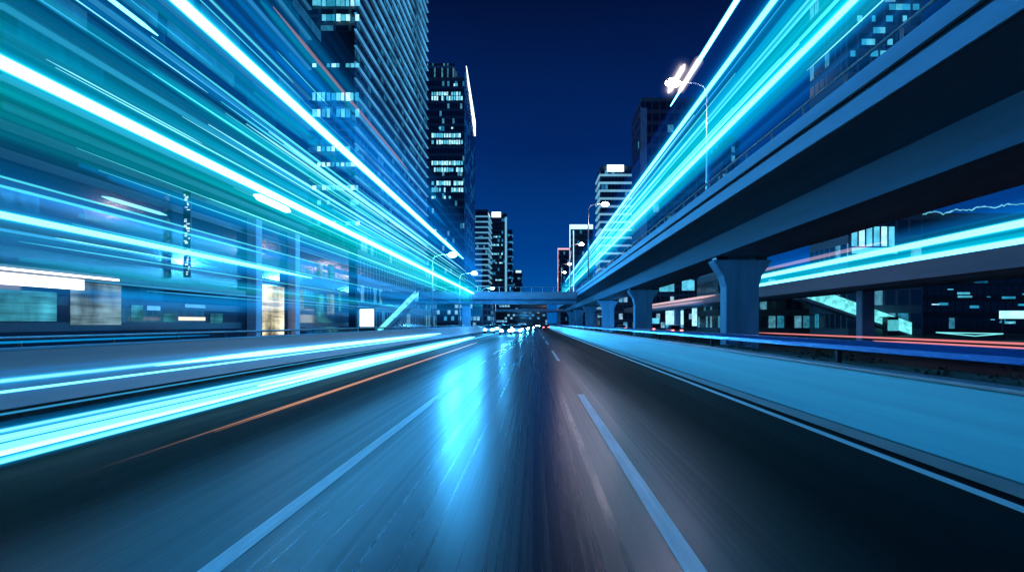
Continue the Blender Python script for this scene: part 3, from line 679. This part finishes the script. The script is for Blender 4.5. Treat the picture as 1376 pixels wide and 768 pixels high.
for key, x, y, lb in (('dark', 20.0, 96, 'dark car with red tail lights, nearest on the side road under the viaduct'), ('silver', 20.4, 120, 'silver car with red tail lights behind the piers'), ('white', 17.6, 136, 'white car with red tail lights farthest along the side road'), ('dark', 17.4, 108, 'dark car with red tail lights close beside the third pier')):
    dup(cars[key], (x, y, 0), math.pi, lb, sd)

# ------------------------------------------------------------------ streaks of light
def zs(s, x): return H + s*abs(x)
def streak(label, x, z, y0, y1, r, m, group=None, halo=None, name='light_streak'):
    bm = bmesh.new(); n = 8
    ys = [y0 + (y1-y0)*k/n for k in range(n+1)]
    tube(bm, [(x, y, z) for y in ys], [r*(0.25 if k in (0, n) else 1) for k in range(n+1)], 10)
    o = obj(name, bm, m); tag(o, label, 'light streak', group)
    if halo:  # added shells of faint light around the core, in place of lens glow
        for hr, hm in halo:
            bm = bmesh.new(); tube(bm, [(x, y, z) for y in ys], [r*hr*(0.3 if k in (0, n) else 1) for k in range(n+1)], 14); obj('glow', bm, hm, o)
    return o
XL, XR = -11.3, 8.75
core = emit('core_white', (0.055, 0.36, 1.0), 19.0); coreL = emit('core_white_low', (0.50, 0.85, 1.0), 1.7); corec = emit('core_cyan', (0.10, 0.52, 1.0), 5.0); corew = emit('core_warm', (0.98, 0.95, 0.95), 3.0); corecL = emit('core_cyan_low', (0.30, 0.85, 1.0), 0.9)
thin = glow('thin_cyan', (0.25, 0.85, 1.0), 0.55); thinb = glow('thin_blue', (0.05, 0.5, 0.95), 0.28); thint = glow('thin_teal', (0.1, 0.85, 0.8), 0.35)
hal = [(1.18, glow('halo_a', (0.22, 0.90, 1.0), 0.22)), (1.38, glow('halo_b', (0.05, 0.75, 1.0), 0.13)), (1.62, glow('halo_c', (0.0, 0.62, 0.95), 0.085)), (1.95, glow('halo_d', (0.0, 0.52, 0.9), 0.055)),
       (2.4, glow('halo_e', (0.0, 0.44, 0.85), 0.034)), (3.0, glow('halo_f', (0.0, 0.38, 0.8), 0.022)), (3.9, glow('halo_g', (0.0, 0.34, 0.8), 0.013)), (5.2, glow('halo_h', (0.0, 0.3, 0.8), 0.008))]
streak('thickest white light streak crossing the left half, falling from the left edge', XL, zs(0.489, XL), -14, 146, 0.135, core, halo=hal)
streak('steep white light streak falling from the top left edge past the towers', XL, zs(0.905, XL), -14, 106, 0.17, core, halo=hal)
streak('slim cyan white light streak running level across the left shops', XL, zs(0.203, XL), -14, 34, 0.068, corec, halo=hal)
streak('fine white line of light above the thickest left streak, longest of its kind', XL, zs(0.705, XL), 13, 23.2, 0.018, thin)
streak('short fine white line of light just over the thickest left streak', XL, zs(0.540, XL), 15.5, 22.8, 0.016, thin)
streak('short bright dash of light near the top left corner', XL, zs(0.763, XL), 14, 20.1, 0.055, corec, halo=hal[:2])
streak('thin blue line of light left of the steep white streak', XL, zs(0.80, XL), 14, 23.5, 0.015, thinb)
streak('faint salmon streak of light rising before the banded tower', XL, zs(1.21, XL), 29, 60, 0.08, glow('salmon', (0.75, 0.40, 0.32), 0.16))
streak('fine cyan line of light below the slim left streak', XL, zs(0.178, XL), 15.8, 21, 0.016, thin)
streak('soft blue dash of light above the slim left streak', XL, zs(0.293, XL), 17.5, 20.6, 0.05, thin)
streak('white gleam within the teal bundle left of the thickest streak', XL, zs(0.457, XL), 27.0, 31, 0.13, corew, halo=hal[:2])
g = 'fine lines of light in the left teal bundle'
for k in range(30):
    s = 0.36 + 0.40*random.random()**1.1; yb = random.choice((random.uniform(15, 30), random.uniform(24, 60))); ye = min(145, yb + random.uniform(25, 110))
    streak('fine teal line of light inside the broad left teal bundle', XL + random.uniform(-0.9, 0.5), zs(s, XL), yb, ye, random.uniform(0.015, 0.06), random.choice((thint, thint, thin, thinb)), g)
g = 'fine lines of light over the left blocks'
for k in range(18):
    s = random.uniform(0.07, 0.36) if k % 2 else random.uniform(0.55, 1.15); yb = random.uniform(8, 30)
    streak('fine blue line of light across the dark left blocks', XL + random.uniform(-0.9, 0.5), zs(s, XL), yb, yb + random.uniform(6, 40), random.uniform(0.012, 0.04), random.choice((thinb, thinb, thint)), g)

sb1 = glow('soft_blue', (0.0, 0.36, 0.85), 0.022); sb2 = glow('soft_teal', (0.0, 0.60, 0.70), 0.024); sb3 = glow('soft_deep', (0.0, 0.22, 0.7), 0.03)
for k in range(44):
    s = random.uniform(0.03, 0.37) if k % 2 else random.uniform(0.52, 1.3); yb = random.uniform(10, 30)
    streak('wide soft blue streak of light across the dark left blocks', XL + random.uniform(-0.9, 0.5), zs(s, XL), yb, yb + random.uniform(10, 60), random.uniform(0.12, 0.32), sbm := random.choice((sb1, sb2, sb3)), 'wide soft streaks over the left blocks', [(0.78, sbm), (0.56, sbm), (0.34, sbm)])
# low streaks on the left carriageway
X2 = -6.6
sk = dict(streak=0.35)
streak('brightest low white light streak along the left carriageway', X2, 0.30, 16, 74, 0.085, coreL, halo=hal[1:])
streak('low cyan white light streak ending at the left picture edge, middle of three', X2, 0.27, -14, 40, 0.030, corecL, halo=hal[1:])
streak('low fine cyan light streak, topmost in the near left bundle', X2, 0.47, -14, 60, 0.018, corecL, halo=hal[1:])
streak('low thin cyan light streak, lowest in the near left bundle', X2, 0.085, -14, 60, 0.02, corecL, halo=hal[1:])
streak('low white light streak just under the brightest low one', X2, 0.19, -14, 66, 0.03, coreL, halo=hal[1:])
for z, c in ((0.14, thinb), (0.38, thin), (0.42, thinb), (0.34, thin), (0.23, thin), (0.30, thinb)):
    streak('fine blue line of light within the near left low bundle', X2 + random.uniform(-.2, .2), z, -14, random.uniform(40, 70), random.uniform(0.02, 0.05), c, 'fine lines of light in the near left low bundle')
X3 = -9.6
streak('bright low white light streak beside the lavender wall', X3, 0.74, 17, 69, 0.085, coreL, halo=hal[1:])
streak('slim low cyan light streak beside the lavender wall, reaching the left edge', X3, 0.76, -14, 40, 0.03, corecL, halo=hal[1:])
streak('fine low blue light streak under the bright one beside the lavender wall', X3, 0.56, -14, 66, 0.022, thin, halo=hal[:3])
streak('faint lowest blue light streak between the two low bundles', X3, 0.16, -14, 50, 0.02, thinb)
streak('blue light streak on the rail behind the lavender wall', -12.6, 1.34, -14, 26, 0.03, glow('rail_blue_light', (0.0, 0.35, 0.85), 0.35))
for dx in (0, 0.09):
    streak('thin orange light streak low over the road, one of a close pair', -5.25 + dx, 0.05, 7.2 + 40*dx, 62, 0.013, glow('orange_streak', (1.0, 0.42, 0.18), 0.34, (7, 16)), 'pair of thin orange light streaks')

# streaks above the elevated road
streak('topmost white light streak over the elevated road, ending at the nearest lamp', XR, zs(1.592, XR), -10, 43, 0.10, core, halo=hal[:3])
streak('second white light streak over the elevated road, upper edge of the cyan bundle', XR, zs(1.345, XR), -10, 190, 0.095, corec, halo=hal)
streak('third white light streak over the elevated road, lower edge of the cyan bundle', XR, zs(1.01, XR), -10, 190, 0.085, corec, halo=hal)
streak('fine white light line just above the viaduct parapet at the top right', XR, zs(0.925, XR), 8, 21.5, 0.018, thin)
g = 'fine lines of light over the elevated road'
for k in range(26):
    s = random.uniform(0.98, 1.42); yb = random.uniform(-8, 60)
    streak('fine cyan line of light inside the cyan bundle over the elevated road', XR + random.uniform(-0.3, 0.9), zs(s, XR), yb, min(215, yb + random.uniform(30, 150)), random.uniform(0.015, 0.06), random.choice((thint, thin, thinb)), g)
wm = [(1.5, glow('flare_a', (1.0, 0.80, 0.62), 0.16)), (2.1, glow('flare_b', (0.9, 0.70, 0.66), 0.07)), (2.5, glow('flare_c', (0.75, 0.62, 0.70), 0.035)), (3.0, glow('flare_d', (0.6, 0.55, 0.75), 0.02)), (3.6, glow('flare_e', (0.4, 0.45, 0.8), 0.012)), (4.3, glow('flare_f', (0.3, 0.4, 0.8), 0.008)), (5.1, glow('flare_g', (0.2, 0.32, 0.8), 0.006))]  # nested glowing shells added in place of lens flare at the lamp
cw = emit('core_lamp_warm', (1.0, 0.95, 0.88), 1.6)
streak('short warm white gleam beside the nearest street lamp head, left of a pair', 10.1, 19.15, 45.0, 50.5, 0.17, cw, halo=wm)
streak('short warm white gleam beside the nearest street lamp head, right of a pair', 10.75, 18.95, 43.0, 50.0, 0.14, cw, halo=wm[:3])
# streaks on the flyover at the right
XF = 24.0
streak('upper cyan white light streak on the right flyover', XF, zs(0.205, XF), 10, 84, 0.17, corec, halo=hal[:3])
streak('lower cyan white light streak on the right flyover', XF, zs(0.168, XF), 10, 84, 0.16, corec, halo=hal[:3])
streak('pink light streak on the flyover left of the nearest pier', 22.7, zs(0.155, 22.7), 84, 138, 0.16, glow('pink_streak', (1.0, 0.55, 0.48), 0.35))
streak('pale pink light streak above the right flyover streaks', XF, zs(0.232, XF), 46, 76, 0.14, glow('pink_pale', (0.9, 0.55, 0.55), 0.16))
streak('faint second pink light streak on the flyover between the piers', 22.6, zs(0.132, 22.6), 90, 150, 0.14, glow('pink_faint', (1.0, 0.6, 0.5), 0.22))
streak('red light streak on the side road at the right edge, upper one', 19.5, 0.98, 12, 60, 0.05, glow('red_streak', (1.0, 0.28, 0.30), 0.40))
streak('red light streak on the side road at the right edge, lower one', 18.2, 0.86, 12, 36, 0.05, glow('red_streak_low', (1.0, 0.30, 0.34), 0.45))

# countless filaments between the streaks
def curtain(label, x0, x1, y0, y1, z0, z1, m):
    bm = bmesh.new(); box(bm, x0, x1, y0, y1, z0, z1); o = obj('light_filaments', bm, m); o['kind'] = 'stuff'
    tag(o, label, 'light'); return o
LS = [(zs(s, XL), c) for s, c in ((0.0,(0,0,0)),(0.08,(0,.018,.065)),(0.20,(0,.055,.16)),(0.27,(0,.045,.13)),(0.34,(0,.075,.14)),(0.40,(0,.24,.29)),(0.47,(0,.42,.48)),(0.56,(0,.29,.42)),(0.68,(0,.12,.28)),(0.78,(0,.055,.20)),(0.90,(0,.075,.30)),(1.05,(0,.045,.19)),(1.3,(0,.02,.08)),(1.6,(0,0,0)))]
curtain('dense teal and blue bundle of light filaments over the left carriageway', -12.1, -11.5, 2, 147, LS[0][0], LS[-1][0], curtain_mat('left_filaments', LS, LS[0][0], LS[-1][0], (14, 70, 0.42), 3.2, 0.8))
RS = [(zs(s, XR), c) for s, c in ((0.80,(0,.01,.04)),(0.90,(0,.035,.13)),(0.98,(0,.07,.22)),(1.03,(0,.30,.42)),(1.12,(0,.44,.55)),(1.20,(0,.30,.42)),(1.27,(0,.22,.36)),(1.36,(0,.12,.34)),(1.43,(0,.035,.14)),(1.62,(0,.0,.02)))]
curtain('dense cyan bundle of light filaments over the elevated road', 8.9, 9.5, -8, 215, RS[0][0], RS[-1][0], curtain_mat('right_filaments', RS, RS[0][0], RS[-1][0], (0, 60, 0.8), 2.4, 0.80, (0.34, 0.74)))
FS = [(zs(s, XF), c) for s, c in ((0.10,(0,.0,.0)),(0.14,(0,.02,.06)),(0.165,(0,.10,.18)),(0.185,(0,.22,.32)),(0.205,(0,.16,.30)),(0.235,(0,.03,.10)),(0.27,(0,0,0)))]
curtain('soft cyan bundle of light filaments along the right flyover', 24.2, 24.6, 10, 86, FS[0][0], FS[-1][0], curtain_mat('flyover_filaments', FS, FS[0][0], FS[-1][0], (0, 5, 0.9), 2.5, 0.9))
BS = [(0.02,(0,.01,.03)),(0.12,(0,.06,.16)),(0.25,(0,.10,.24)),(0.40,(0,.08,.2)),(0.52,(0,0.01,.03))]
curtain('blue bundle of light filaments low on the left carriageway', -6.95, -6.75, -12, 72, 0.02, 0.52, curtain_mat('low_filaments', BS, 0.02, 0.52, (0, 40, 0.7), 14, 1.0))
BS = [(0.35,(0,.0,.0)),(0.6,(0,.03,.10)),(0.76,(0,.08,.2)),(0.9,(0,.03,.1)),(1.0,(0,0,0))]
curtain('blue bundle of light filaments low beside the lavender wall', -9.95, -9.75, -12, 69, 0.35, 1.0, curtain_mat('wall_filaments', BS, 0.35, 1.0, (0, 40, 0.7), 10, 1.0))
